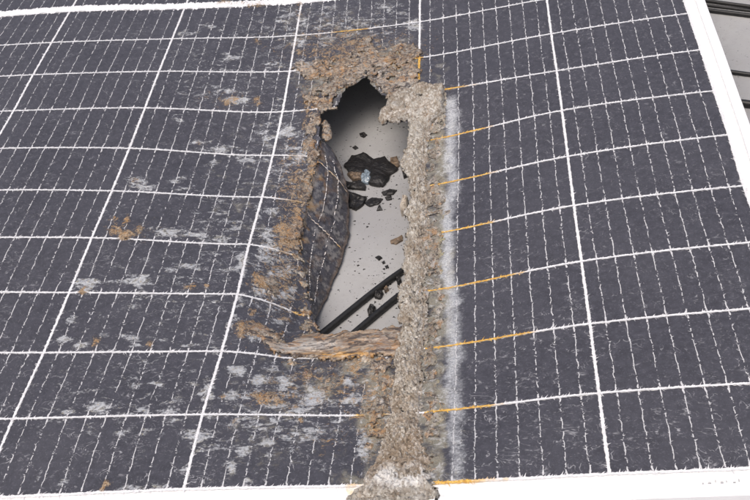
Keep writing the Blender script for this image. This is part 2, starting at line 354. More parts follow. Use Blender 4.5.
# ------------------------------------------------------------------ stains, placed on the panel surface
BLOOM = [(280,150,34,60,.42),(272,260,30,60,.5),(290,410,70,50,.5),(225,240,40,60,.32),(180,300,120,70,.26),(140,400,140,70,.26),(230,80,90,50,.28),(330,25,90,25,.42),
 (189,33,12,2.5,.7),(211,27,14,2.5,.7),(235,35,8,4,.8),(233,58,8,3,1),(221,92,14,3,.7),(235,99,12,5,.8),(178,119,5,3,.7),(200,143,10,3,.8),(221,150,22,4,.8),
(243,158,10,4,.8),(214,163,7,3,.7),(284,132,13,6,.9),(301,156,12,7,.8),(287,17,9,4,.7),(331,8,10,3,.7),(386,7,13,5,.8),(413,25,10,6,1),(263,136,5,4,.7),(323,44,6,4,.8),
(279,65,8,4,.8),(302,42,6,7,.7),(302,66,14,7,1),(217,92,13,2,.7),(242,100,9,5,.9),(282,11,8,2,.7),(282,23,9,2.5,.9),(269,65,6,3,.8),(302,20,6,4,.8),(352,30,7,5,.7),(365,20,9,3,.6),
(136,182,14,3.5,.8),(146,187,15,3,.8),(177,180,10,2.5,.7),(184,187,9,2.5,.8),(172,233,13,6,1),(194,236,16,3.5,1),(155,229,9,2,.6),(190,266,15,3,.9),(172,269,12,2,.7),(138,281,13,6,1),
(88,286,12,7,1),(185,277,15,2,.7),(243,264,7,16,1),(120,281,20,1.6,.6),(70,321,7,4,.8),(92,311,4,4,.6),(65,340,11,4,.9),(80,344,6,5,.7),(131,337,11,4,.9),(136,347,12,3,.8),
(187,347,9,3,.8),(158,383,6,4,.8),(136,384,5,2.5,.8),(196,385,5,4,.8),(97,408,13,6,1),(68,413,9,3,.7),(139,413,16,4,.9),(170,412,12,4,.9),(207,391,6,15,1),(197,435,15,7,1),
(211,447,15,3.5,1),(187,466,6,6,.8),(119,432,6,3,.7),(145,432,8,4,.9),(160,432,5,2.5,.7),(136,488,14,4,.9),(160,487,10,4,.6),(238,372,10,6,1),(231,398,10,6,1),(248,398,8,6,.7),(236,423,7,5,.8),
(240,451,10,6,1),(231,467,8,7,1),(65,481,4,5,.8),(40,478,6,5,.6),(315,398,14,11,1.1),(352,400,11,6,1),(349,384,6,5,1),(284,383,12,7,1),(257,381,9,7,.9),(299,412,20,5,1),(267,442,9,6,.9),
(311,430,15,3.5,.9),(270,456,7,5,.8),(369,398,6,6,.8),(362,449,8,17,.75),(262,259,7,6,1),(286,273,9,5,1),(260,292,14,6,.9),(284,295,12,5,1),(270,248,10,7,1),(282,321,7,4,.9),
(294,290,6,6,.9),(288,131,9,6,1),(269,139,7,5,.9),(286,145,5,5,.9),(298,151,6,6,.9),(247,160,10,3.5,.9),(288,165,10,4,.9),(271,210,10,4.5,.9),(269,235,9,6,.9),(252,338,6,4,.8),(300,348,14,5,.8),
(322,385,6,4,.6),(330,420,9,3,.7),(290,440,5,4,.7),(245,480,8,4,.6),(216,352,9,4,.7),(250,420,9,3,.8),(280,108,6,3,.6),(345,22,8,3,.6),(400,12,9,3,.7),(318,30,5,3,.6),
(239,300,5,9,.7),(230,322,5,9,.7),(257,215,5,10,.6),(190,122,7,2,.5),(205,175,12,2,.5),(255,185,8,3,.6),(225,200,10,2,.5),(222,240,14,4,.9),(232,230,8,3,.7),(205,256,10,2,.6),(215,300,9,2,.6),
(110,352,9,3,.6),(165,340,8,3,.6),(120,396,6,2,.5),(180,420,9,3,.6),(205,416,9,3,.8),(215,480,8,3,.6),(100,440,5,2,.5),(262,470,8,4,.5),(300,455,7,4,.5),(320,470,8,3,.4),(340,440,6,6,.5)]
RUST = [(295,195,20,60,.68),(284,275,26,50,.64),(330,385,75,34,.56),(330,440,60,20,.35),(375,410,26,60,.68),(350,52,75,30,.62),(225,100,40,10,.35),(130,230,30,14,.4),(310,100,14,30,.5),(300,342,60,12,.5),
 (235,99,6,6,.9),(229,101,7,5,1),(257,101,5,5,1),(258,42,3.5,3.5,.9),(302,66,9,6,.9),(300,52,3,4,.8),(200,143,4,3,.7),(114,221,5,4,.8),(126,221,5,5,1),(116,231,11,6,.9),(126,235,11,4,1.1),
(139,231,5,6,.9),(85,291,5,3,1),(136,181,7,2,.6),(177,181,4,2,.5),(189,286,6,3,1),(206,287,4,3,1),(247,325,10,4,.9),(95,344,5,6,1),(151,345,4,4,.8),(104,486,4.5,4.5,1.1),(224,398,4,3,1),(236,423,5,4,1),
(245,333,8,5,1),(308,376,6,6,1.2),(270,398,19,7,1.1),(301,422,5,3,1),(264,282,15,9,1.1),(288,244,14,8,1.1),(252,312,5,5,.9),(312,178,10,12,1),(286,230,12,9,1),(300,216,5,14,1),(252,328,18,5,1.1),
(355,367,14,7,.9),(284,350,10,5,.7),(244,262,3,8,.5),(330,75,30,8,.8),(385,60,30,14,.8),(360,45,12,9,.8),(308,120,6,16,.8),(300,5,5,3,.6),(240,4,40,2.5,.7),(300,15,4,10,.5),(290,300,8,5,.7),(240,398,5,3,.7),(281,320,12,3,.6)]
FILM = [(352,367,20,12,1),(367,425,11,12,1),(372,445,9,26,.9),(350,470,14,14,.5),(448,300,10,90,.9),(440,180,12,120,1),(440,420,10,70,1),(310,200,18,70,.6),(255,200,90,140,.45),(280,420,120,90,.5),(325,385,60,34,.62),(330,30,110,45,.5),(340,80,60,30,.8),(395,70,30,40,.9),(376,380,20,30,1),(300,360,50,16,.6),(395,480,70,12,.9)]
def blobs(lst, x, y):
    r = np.zeros_like(x)
    for bx, by, rx, ry, s in lst:
        m = (np.abs(x - bx) < 2.6 * rx) & (np.abs(y - by) < 2.6 * ry)
        if m.any(): r[m] = np.maximum(r[m], s * np.exp(-(((x[m] - bx) / rx) ** 2 + ((y[m] - by) / ry) ** 2) * 0.8))
    return r
def stains(u, v, rows=False):
    x, y = project(S(u, v))
    wx = (fbm(u, v, 0.012, seed=91) - 0.5) * 14; wy = (fbm(u, v, 0.012, seed=92) - 0.5) * 8
    bl = blobs(BLOOM, x + wx, y + wy)
    rs = blobs(RUST, x + wx * 0.8, y + wy)
    fl = blobs(FILM, x + wx, y + wy)
    # the pale powdery band along the ash crust
    cx = 452 - (y - 100) * 0.006 + 2.2 * np.sin(y / 23.0) + 3.5 * np.sin(y / 61.0 + 1) + 1.5 * np.sin(y / 9.0) + wx * 0.5
    wd = 10 + 3 * sstep(250, 420, y)
    powder = np.exp(-(np.maximum(x - cx, (cx - x) * 1.3) / wd) ** 2) * sstep(84, 104, y) * (0.95 - 0.25 * sstep(330, 480, y))
    tail = 0.45 * np.exp(-(np.maximum(x - cx, 0) / 22) ** 2) * (x > cx) * sstep(360, 470, y)
    bl = np.maximum(bl, tail)
    fb = sstep(412, 420, x) * sstep(452, 441, x + wx * 0.4) * sstep(86, 100, y)
    fl = np.maximum(fl, fb * 0.8)
    fl = np.maximum(fl, 0.72 * sstep(346, 368, x + wx) * sstep(410, 395, x) * sstep(360, 400, y))
    wear = 0.35 + 0.65 * sstep(150, 480, y) * (0.4 + 0.6 * fbm(u, v, 0.09, seed=33)) + 0.25 * np.exp(-((x - 330) / 160) ** 2)
    orange = np.zeros_like(x)
    lim = np.array([490, 508, 545, 532, 508, 505, 498, 482] + [0] * 20, float)[np.clip(np.round(v / PV).astype(int), 0, 25)] - 8
    if rows:
        m = (x > 425) & (y > 80)
        orange[m] = (sstep(lim + 30, lim - 45, x))[m]
    orange = np.maximum(orange, 1.0 * np.exp(-((x - 418) / 6) ** 2) * sstep(42, 60, y) * sstep(110, 90, y))
    orange = np.maximum(orange, 0.9 * np.exp(-((x - 350) / 20) ** 2 - ((y - 30) / 8) ** 2))
    orange = np.maximum(orange, sstep(560, 470, x) * sstep(400, 440, x) * (y > 465) * sstep(-0.004, -0.0015, v) * 0.5)
    orange = np.maximum(orange, sstep(335, 350, x) * sstep(400, 380, x) * sstep(-0.018, -0.006, v) * (y > 470) * 0.4)
    orange = np.maximum(orange, 0.75 * sstep(340, 368, x) * sstep(400, 380, x) * (np.abs(y - 418) < 8))
    orange = np.maximum(orange, 0.6 * sstep(282, 298, x) * sstep(320, 300, x) * (y > 180) * (y < 330))
    return dict(powder=powder, bloom=bl, rust=rs, film=fl, wear=wear, orange=orange)

# ------------------------------------------------------------------ roof below
roof = mk('roof', [(-3, -2.5, ROOF_Z), (2.5, -2.5, ROOF_Z), (2.5, 4.5, ROOF_Z), (-3, 4.5, ROOF_Z)], [(0, 1, 2, 3)], MROOF)
roof['kind'] = 'structure'

# ------------------------------------------------------------------ the panel
panel = bpy.data.objects.new('solar_panel', None); col.objects.link(panel)
panel.empty_display_size = 0.1
panel['label'] = 'burnt solar panel with white frame, sagging dark cells and a charred hole'
panel['category'] = 'solar panel'
UL = -6 * PU
VT = v_of_row(NR) + 0.0

def surf_patch(u0, u1, v0, v1, res, h=0.0):
    nu = max(2, int(round((u1 - u0) / res)) + 1); nv = max(2, int(round((v1 - v0) / res)) + 1)
    U, V = np.meshgrid(np.linspace(u0, u1, nu), np.linspace(v0, v1, nv), indexing='ij')
    return U, V, gridfaces(nu, nv)

# backsheet / glass border, following the sag, with the hole burnt through
U, V, Fc = surf_patch(UL - 0.015, 0.015, -0.015, VT + 0.012, 0.005)
u, v = U.ravel(), V.ravel()
fu, fv = u[Fc].mean(1), v[Fc].mean(1)
Fc = Fc[~(poly_sd(HOLE, fu, fv) > -0.007)]
at = stains(u, v); hh = np.full(u.shape, -0.0005)
P = S(u, v); P[:, 2] += hh
P, Fc, at = compact(P, Fc, {k: at[k] for k in ('orange', 'rust')})
bs = mk('backsheet', P, Fc, MBACK, panel, at, True)
md = bs.modifiers.new('thickness', 'SOLIDIFY'); md.thickness = 0.003; md.offset = -1

# cells
GU, GV = 0.0024, 0.0018
rng = np.random.default_rng(4)
for c in range(6):
    for r in range(NR):
        ua, ub = -(c + 1) * PU + GU / 2, -c * PU - GU / 2
        va = v_of_row(r) + GV / 2 + (MID * 0.5 if r == 10 else 0); vb = v_of_row(r) + PV - GV / 2
        if r == 9: vb = 10 * PV - GV / 2
        px, py = project(S(np.array([ua, ub, ua, ub]), np.array([va, va, vb, vb])))
        near = px.max() > -60 and px.min() < 810 and py.max() > -40
        U, V, Fc = surf_patch(ua, ub, va, vb, 0.0019 if near else 0.015)
        if near:
            jit = 0.0009
            e = rng.random(U.shape) ** 3 * jit
            U[0] += e[0]; U[-1] -= e[-1]; V[:, 0] += e[:, 0]; V[:, -1] -= e[:, -1]
        u, v = U.ravel(), V.ravel()
        if near:
            fu, fv = u[Fc].mean(1), v[Fc].mean(1)
            Fc = Fc[~in_hole(fu, fv, 0.003)]
        if not len(Fc): continue
        at = stains(u, v) if near else {k: np.zeros(len(u)) + (0.3 if k == 'wear' else 0) for k in ('bloom', 'rust', 'film', 'wear', 'powder')}
        at.pop('orange', None)
        P = S(u, v)
        P[:, 2] += at['rust'] * 0.0022 * fbm(u, v, 0.006, seed=3, ridged=True) + np.clip(at['bloom'], 0, 1) * 0.0008 * fbm(u, v, 0.005, seed=4)
        for part in pieces(Fc, len(P)):
            if len(part) < 60 and near: continue
            P2, F2, a2_ = compact(P, part, at)
            mk('cell', P2, F2, MC, panel, a2_, True)

# ragged white lines: strip + barbs
def ragged_line(name, fn, length, half, h, mat, step=0.001, barb=0.5, blen=(0.0015, 0.005), drop=0.0, parent=None, seed=0, pads=None, smin=0.45, bw=(0.0007, 0.0016)):
    """fn(s, o): panel coordinates of a point s along the line, o to its side"""
    g = np.random.default_rng(seed)
    n = int(length / step) + 1; s = np.linspace(0, length, n)
    nz = fbm(s, 0 * s + seed * 3.7, 0.003, o=3, seed=seed); nz2 = fbm(s, 0 * s + 50 + seed * 2.3, 0.003, o=3, seed=seed)
    a = half * (smin + 1.3 * nz * (0.6 + 0.8 * g.random(n))); b = half * (smin + 1.3 * nz2 * (0.6 + 0.8 * g.random(n)))
    if pads is not None:
        k = pads(s); a = a * (1 + k); b = b * (1 + k)
    u1, v1 = fn(s, -a); u2, v2 = fn(s, b)
    uu = np.concatenate([u1, u2]); vv = np.concatenate([v1, v2])
    i = np.arange(n - 1); Fq = np.stack([i, i + 1, i + 1 + n, i + n], -1)
    if drop > 0:
        dn = fbm(s, 0 * s + 9.1 * seed, 0.004, o=2, seed=seed + 5)
        th = np.quantile(dn, drop); keep = (dn[:-1] > th)
        if pads is not None: keep |= (pads(s)[:-1] > 0.5)
        Fq = Fq[keep]
    nb = int(length * 1000 * barb)
    sb = g.random(nb) * length; side = np.where(g.random(nb) < 0.5, -1, 1); ln = g.uniform(*blen, nb) * (0.4 + g.random(nb) ** 2)
    ang = np.radians(g.uniform(15, 75, nb)) * np.where(g.random(nb) < 0.72, 1, -1)
    wb = g.uniform(*bw, nb)
    o0 = side * half * 0.3
    pu = []; pv = []
    for so, oo in ((-wb / 2, o0), (wb / 2, o0), (ln * np.cos(ang), o0 + side * ln * np.sin(np.abs(ang)))):
        x, y = fn(sb + so, oo); pu.append(x); pv.append(y)
    bu = np.stack(pu, 1).ravel(); bv = np.stack(pv, 1).ravel()
    Ft = np.arange(3 * nb).reshape(-1, 3) + 2 * n
    uu = np.concatenate([uu, bu]); vv = np.concatenate([vv, bv])
    hz = np.full(len(uu), h); hz[2 * n:] += 0.00015
    at = stains(uu, vv, name in ('row_gap', 'border_edge'))
    if name == 'solder_ribbon': at['orange'] *= 0
    hole = poly_sd(HOLE, uu, vv) > -0.0015
    burnt = (at['rust'] > 0.75) & (fbm(uu, vv, 0.008, seed=77) > 0.42) if half < 0.0005 else (at['rust'] > 0.85) & (fbm(uu, vv, 0.008, seed=77) > 0.55)
    bad = hole | burnt | (at['film'] > 0.7 if half < 0.0005 else False)
    Fq = Fq[~bad[Fq].any(1)]; Ft = Ft[~bad[Ft].any(1)]
    P = S(uu, vv); P[:, 2] += hz + at['rust'] * 0.0012
    if not len(Fq): return
    # where the hole or the burn has eaten a length of the line, what is left of it is separate pieces
    sall = np.concatenate([s, s, np.repeat(sb, 3)]); qs, ts = sall[Fq[:, 0]], sall[Ft[:, 0]]
    so = np.sort(np.concatenate([qs, ts])); cuts = so[1:][np.diff(so) > 0.009]
    kq, kt = np.searchsorted(cuts, qs, 'right'), np.searchsorted(cuts, ts, 'right')
    for k in range(len(cuts) + 1):
        a_, b_ = Fq[kq == k], Ft[kt == k]
        if len(a_) < 8: continue
        used = np.unique(np.concatenate([a_.ravel(), b_.ravel()])); m = np.full(len(P), -1); m[used] = np.arange(len(used))
        mk(name, P[used], [tuple(f) for f in m[a_].tolist()] + [tuple(f) for f in m[b_].tolist()], mat, parent or panel, {q: at[q][used] for q in ('orange', 'rust')})

VV = 10 * PV + 0.30        # lines in fine detail up to here; beyond they lie outside the picture
for k in range(1, 6):
    ragged_line('column_gap', lambda s, o, k=k: (-k * PU + o, s), VV, 0.00112, 0.00045, ML, barb=0.9, blen=(0.0016, 0.0045), seed=100 + k)
for k in range(1, 13):
    vk = v_of_row(k) + (MID * 0.2 if k == 10 else 0)
    ragged_line('row_gap', lambda s, o, vk=vk: (UL + s, vk + o), 6 * PU, 0.0065 if k == 10 else 0.00095, 0.0007, ML, barb=1.3 if k != 10 else 0.5, blen=(0.0016, 0.0048), seed=200 + k, smin=0.8 if k == 10 else 0.4)
# ragged edge where the cells meet the white border
ragged_line('border_edge', lambda s, o: (UL + s, o), 6 * PU, 0.0012, 0.0007, ML, barb=1.2, blen=(0.002, 0.006), seed=301)
ragged_line('border_edge', lambda s, o: (o, s), VV, 0.0012, 0.0007, ML, barb=1.0, blen=(0.002, 0.005), seed=302)
# nine solder ribbons down each column of cells
def padfn(s): d = np.abs((s / PV + 0.5) % 1 - 0.5) * PV; return 1.1 * np.exp(-((d - 0.004) / 0.003) ** 2)
for c in range(6):
    for b in range(9):
        ub = -(c + 1) * PU + PU * (0.083 + 0.104 * b)
        ragged_line('solder_ribbon', lambda s, o, ub=ub: (ub + o + 0.0014 * (vnoise(s / 0.006, s * 0 + ub * 999, None, 3) - 0.5), s), VV if c > 1 else 10 * PV, 0.00042, 0.00025, MBUS, step=0.0012,
                    barb=0.5, blen=(0.0010, 0.0026), bw=(0.0006, 0.0015), drop=0.42, seed=400 + c * 9 + b, pads=padfn, smin=0.25)

# frame rails
FW, FO = 0.012, 0.0145
def rail(p_in, out, n=60):
    """rail swept along panel points: p_in(t)->(u,v) of the flange inner edge, out = direction outwards"""
    t = np.linspace(0, 1, n); V = []
    prof = [(0, -0.0006), (0.0002, 0.0016), (0.0010, 0.0022), (FW - 0.001, 0.0022), (FW, 0.0012), (FW, -0.034), (FW - 0.002, -0.035), (-0.012, -0.035), (-0.012, -0.033), (FW - 0.003, -0.033), (FW - 0.003, -0.004), (0, -0.004)]
    for tt in t:
        uu, vv = p_in(tt)
        for o, h in prof:
            q = S(uu, vv); V.append(q + np.array([out[0] * o, out[1] * o, h]))
    m = len(prof); F_ = []
    for i in range(n - 1):
        for j in range(m):
            a = i * m + j; b = i * m + (j + 1) % m; F_.append((a, b, b + m, a + m))
    F_.append(tuple(range(m))); F_.append(tuple(range((n - 1) * m, n * m))[::-1])
    return mk('frame_rail', np.array(V), F_, MFR, panel)
uR, uLf, vB, vTp = FO, UL - FO, -FO, VT + 0.012
rail(lambda t: (uR, vB + (vTp - vB) * t), (1, 0))
rail(lambda t: (uLf, vB + (vTp - vB) * t), (-1, 0))
rail(lambda t: (uLf - FW + (uR - uLf + 2 * FW) * t, vB - 0.0), (0, -1))
rail(lambda t: (uLf - FW + (uR - uLf + 2 * FW) * t, vTp), (0, 1))
# faint stamped dots near the corner of the near rail
g = random.Random(2)
for x, y, a, b in ((703, 483.6, .0006, .0006), (709.5, 483.2, .0013, .0008), (715.5, 481.3, .0005, .0012), (722, 482.5, .0012, .0009), (726.5, 481.5, .0004, .0009), (734.5, 482.4, .0011, .0005), (739, 480.5, .0005, .0014)):
    q = at_uv(np.array([x]), np.array([y]))[0]
    P = np.array([S(q[0] + a * math.cos(k * math.pi / 4), q[1] + b * math.sin(k * math.pi / 4)) + np.array([0, 0, h]) for h in (-0.0005, 0.0025 if q[1] < vB else 0.0004) for k in range(8)])
    mk('stamped_mark', P, [tuple(range(8, 16))] + [(k, (k + 1) % 8, 8 + (k + 1) % 8, 8 + k) for k in range(8)], MGREY, panel)

# ------------------------------------------------------------------ burnt crusts
RUSTP = [(0.06, 0.045, 0.036), (0.20, 0.115, 0.05), (0.10, 0.085, 0.07), (0.26, 0.21, 0.15), (0.14, 0.13, 0.12), (0.36, 0.33, 0.29), (0.28, 0.15, 0.05)]
ASHP = [(0.22, 0.17, 0.12), (0.34, 0.29, 0.23), (0.41, 0.37, 0.31), (0.34, 0.31, 0.26), (0.46, 0.43, 0.38), (0.54, 0.52, 0.48), (0.28, 0.23, 0.17)]
BROWNP = [(0.13, 0.09, 0.065), (0.24, 0.17, 0.11), (0.19, 0.17, 0.12), (0.33, 0.27, 0.2), (0.22, 0.22, 0.17), (0.40, 0.35, 0.28), (0.3, 0.18, 0.09)]
def palette(pal, t, seedn):
    pal = np.array(pal); k = len(pal)
    r = np.argsort(np.argsort(t)) / max(1, len(t) - 1)          # equalise
    r = np.clip(r * 0.85 + seedn * 0.15, 0, 0.9999) * (k - 1); i = np.floor(r).astype(int); f = (r - i)[:, None]
    return pal[i] * (1 - f) + pal[np.minimum(i + 1, k - 1)] * f
def crust(name, pts, pal, mat, hmax, seed, rag=0.004, edge=0.008, sx=0.02, sy=None, res=0.0012, solid=0.003, mod=None, base=0.0004, rs=None, terr=0, holes=0.0):
    poly = uvpoly(pts)
    lo, hi = poly.min(0) - 0.006, poly.max(0) + 0.006
    U, V, Fc = surf_patch(lo[0], hi[0], lo[1], hi[1], res)
    u, v = U.ravel(), V.ravel(); sy = sy or sx
    sdv = poly_sd(poly, u, v) + rag * (fbm(u, v, rs or 0.008, seed=seed, o=5) - 0.52) * 2.2
    f = sdv[Fc].min(1) > 0
    lace = fbm(u, v, 0.011, seed=seed + 41, o=5)[Fc].mean(1) > holes
    f &= lace | (poly_sd(HOLE, u, v)[Fc].max(1) > -0.004)
    hs = poly_sd(HOLE, u, v)[Fc].max(1)
    f &= ~((hs > 0.004) & (fbm(u[Fc].mean(1), v[Fc].mean(1), 0.01, seed=seed + 9) < 0.9) & (name != 'burnt_curl'))
    Fc = Fc[f]
    e = sstep(-0.001, edge, sdv)
    wu = u + 0.006 * (fbm(u, v, 0.012, seed=seed + 31) - 0.5); wv = v + 0.006 * (fbm(u, v, 0.012, seed=seed + 32) - 0.5)
    rd = fbm(wu, wv, sx, sy, 5, seed + 1, ridged=True); lo_ = fbm(u, v, sx * 1.6, sy * 1.6, 3, seed + 2); fi = fbm(u, v, 0.0045, None, 3, seed + 3)
    lay = lo_ * terr; lay = (np.floor(lay) + sstep(0.0, 0.25, lay - np.floor(lay))) / terr if terr else lo_
    h = base + hmax * e * (0.1 + 0.7 * lay + 0.95 * np.clip(rd, 0, 1) ** 2.5 + (0.12 if terr else 0.35) * (fi - 0.5)) - 0.0012 * (1 - e)
    P = S(u, v); P[:, 2] += h
    P[:, 0] += 0.004 * e * (fbm(u, v, sx * 0.6, seed=seed + 5) - 0.5); P[:, 1] += 0.004 * e * (fbm(u, v, sx * 0.6, seed=seed + 6) - 0.5)
    tone = 0.5 * fbm(wu, wv, sx * 0.7, sy * 0.7, 5, seed + 21) + 0.5 * fbm(u, v, 0.0045, 0.0045 * sy / sx, 3, seed + 23)
    c = palette(pal, tone, fbm(u, v, 0.003, seed=seed + 22))
    fil = sstep(0.035, 0.012, np.abs(fbm(wu, wv, sx * 0.55, sy * 0.55, 3, seed + 24) - 0.5))[:, None] * 0.75
    fc = palette([(0.07, 0.05, 0.035), (0.34, 0.17, 0.05), (0.15, 0.09, 0.05), (0.45, 0.40, 0.33)], fbm(u, v, 0.012, seed=seed + 25), fi)
    c = c * (1 - fil) + fc * fil
    if mod is not None: c = mod(u, v, c, e)
    P, Fc, at = compact(P, Fc, {'Col': np.clip(c, 0, 1)})
    o = mk(name, P, Fc, mat, panel, at, True)
    if solid:
        m = o.modifiers.new('thickness', 'SOLIDIFY'); m.thickness = solid; m.offset = -1
    return o
def tint(spots):
    def f(u, v, c, e):
        x, y = project(S(u, v))
        for bx, by, rx, ry, s, colr in spots:
            k = s * np.exp(-(((x - bx) / rx) ** 2 + ((y - by) / ry) ** 2)) * (0.4 + 1.2 * fbm(u, v, 0.006, seed=int(bx)))
            k = np.clip(k, 0, 1)[:, None]; c = c * (1 - k) + np.array(colr) * k
        return c
    return f
OR, WH, DK, GN, RD = (0.42, 0.21, 0.05), (0.62, 0.61, 0.59), (0.05, 0.04, 0.035), (0.24, 0.26, 0.15), (0.32, 0.10, 0.05)

# crumpled brown film round the top of the hole
crust('burnt_film', [(292,72),(298,63),(312,62),(318,56),(328,61),(340,60),(350,54),(357,47),(361,39),(371,33),(376,43),(383,55),(390,50),(398,42),(409,40),(418,48),(421,70),(420,95),(428,86),
 (440,90),(415,104),(391,98),(382,95),(374,89),(369,80),(367,71),(364,79),(356,84),(346,89),(342,98),(337,109),(326,112),(316,106),(305,97),(308,91),(319,88),(324,82),(312,80),(296,76)],
 RUSTP, MRUST, 0.0042, 11, rag=0.016, edge=0.004, sx=0.013, sy=0.010, rs=0.016, holes=0.37, mod=tint([(303,66,10,5,.8,WH),(380,75,8,12,.7,WH),(405,85,10,10,.8,(0.42,0.41,0.38)),(362,68,4,10,.8,(0.33,.30,.27)),
 (370,78,5,5,.9,DK),(318,103,10,3,.8,OR),(330,70,20,5,.5,OR),(395,62,18,5,.5,OR),(402,53,9,7,.7,DK)]))
# burnt fold along the left side of the hole
crust('burnt_fold', [(317,110),(322,122),(321,137),(319,152),(318,165),(313,185),(309,205),(305,225),(302,241),(291,250),(276,249),(279,239),(290,224),(294,205),(300,195),(300,181),(305,168),(303,152),(307,140),(305,128),(310,118)],
 RUSTP, MRUST, 0.0030, 31, rag=0.016, edge=0.004, sx=0.009, sy=0.022, rs=0.016, holes=0.41, mod=tint([(312,178,10,10,.5,(0.38,.30,.2)),(300,222,5,16,.6,(0.26,.13,.05)),(286,238,12,8,.6,OR)]))
crust('burnt_fold', [(301,242),(303,256),(307,283),(310,300),(315,318),(319,338),(300,338),(306,322),(301,302),(301,285),(296,264),(294,250)],
 BROWNP, MRUST, 0.0022, 41, rag=0.014, edge=0.004, sx=0.007, sy=0.02, holes=0.42, mod=tint([(300,272,4,10,.6,WH),(316,325,4,6,.7,(0.3,.17,.1))]))
crust('burnt_patch', [(252,285),(258,272),(272,274),(282,284),(288,295),(276,300),(262,296)], RUSTP, MRUST, 0.0022, 51, rag=0.012, sx=0.014, solid=0, holes=0.47)
crust('burnt_patch', [(236,332),(244,324),(262,324),(276,328),(292,333),(285,341),(262,342),(244,341)], RUSTP, MRUST, 0.0022, 61, rag=0.011, sx=0.02, sy=0.01, solid=0, holes=0.46, mod=tint([(248,331,9,4,.7,OR),(262,328,8,3,.7,RD)]))
crust('burnt_patch', [(252,402),(262,393),(280,391),(292,395),(288,403),(268,408)], RUSTP, MRUST, 0.0022, 71, rag=0.011, sx=0.014, solid=0, holes=0.46, mod=tint([(270,398,14,5,.6,OR)]))
crust('burnt_patch', [(302,371),(310,369),(315,375),(313,382),(304,382)], RUSTP, MRUST, 0.0022, 73, rag=0.011, sx=0.008, solid=0, mod=tint([(308,375,4,5,.9,RD)]))
crust('burnt_patch', [(278,340),(292,345),(300,358),(296,372),(284,378),(288,362),(280,352)], BROWNP, MRUST, 0.0022, 75, rag=0.011, sx=0.01, solid=0, holes=0.46)
# layered ledge along the near side of the hole
crust('charred_ledge', [(262,337),(280,342),(302,338),(316,336),(350,333),(379,331),(404,325),(402,356),(384,358),(369,360),(336,362),(302,359),(273,355)],
 [(0.10, 0.07, 0.05), (0.20, 0.13, 0.075), (0.15, 0.125, 0.10), (0.27, 0.20, 0.14), (0.20, 0.175, 0.15), (0.33, 0.29, 0.24), (0.25, 0.15, 0.07)], MLEDGE, 0.0042, 81, rag=0.006, edge=0.003, sx=0.045, sy=0.008, solid=0.006, terr=5,
 mod=tint([(303,349,24,5,1.3,(0.56,0.55,0.53)),(328,347,18,4,.9,(0.46,.43,.40)),(345,358,34,2.6,1.4,(0.50,0.26,0.05)),(300,339,22,2,1.0,(0.16,.09,.045)),(320,335,40,2,.5,(0.45,.25,.1)),(352,345,14,7,.5,(0.26,.16,.09)),(383,346,12,10,.6,(0.25,.16,.12))]))
crust('burnt_lump', [(362,352),(378,346),(402,340),(400,370),(394,400),(388,430),(378,462),(366,470),(362,446),(358,425),(366,408),(378,392),(374,374),(366,366)],
 BROWNP, MRUST, 0.004, 91, rag=0.016, rs=0.016, holes=0.37, edge=0.008, sx=0.016, solid=0, mod=tint([(376,370,10,8,.6,(0.2,.13,.1)),(358,370,10,6,.7,GN),(366,425,8,8,.8,GN),(382,404,4,4,.7,WH)]))
# loose curl hanging into the hole
crust('burnt_curl', [(321,124),(327,121),(332,127),(334,137),(328,142),(322,139)], RUSTP, MRUST, 0.006, 95, rag=0.002, edge=0.004, sx=0.008, solid=0.002)
# ash tongue over the far right corner of the hole
crust('ash_tongue', [(391,98),(404,92),(420,88),(444,86),(446,112),(430,128),(410,121),(398,124),(387,126),(376,123),(379,115),(386,105)],
 ASHP, MRIDGE, 0.010, 97, rag=0.0035, edge=0.006, sx=0.018, solid=0.005, mod=tint([(390,118,14,6,1.0,(0.20,.15,.10)),(400,104,16,9,.8,(0.22,.19,.15)),(425,92,16,5,.8,(0.22,.18,.13))]))

# broken ash skirt along the far side of the ridge
crust('ash_skirt', [(422,94),(444,92),(446,120),(444,160),(446,200),(443,250),(445,300),(442,350),(442,400),(441,440),(440,478),(422,478),(422,440),(419,400),(418,350),(419,300),(422,250),(423,200),(423,150)],
 [(0.11, 0.09, 0.07), (0.20, 0.175, 0.14), (0.28, 0.265, 0.24), (0.19, 0.18, 0.13), (0.24, 0.21, 0.17), (0.40, 0.395, 0.385), (0.17, 0.135, 0.10)], MSKIRT, 0.0012, 131, rag=0.014, rs=0.02, edge=0.006, sx=0.009, sy=0.035, solid=0, holes=0.44,
 mod=tint([(443,120,3,20,.7,(0.42,.40,.34)),(441,180,3,30,.8,(0.46,.45,.42)),(443,250,3,30,.7,(0.34,.33,.17)),(441,310,3,30,.8,(0.44,.43,.41)),(441,390,3,50,.7,(0.34,.32,.18)),(433,200,3,80,.5,(0.12,.095,.07)),(430,350,3,70,.5,(0.13,.10,.07))]))
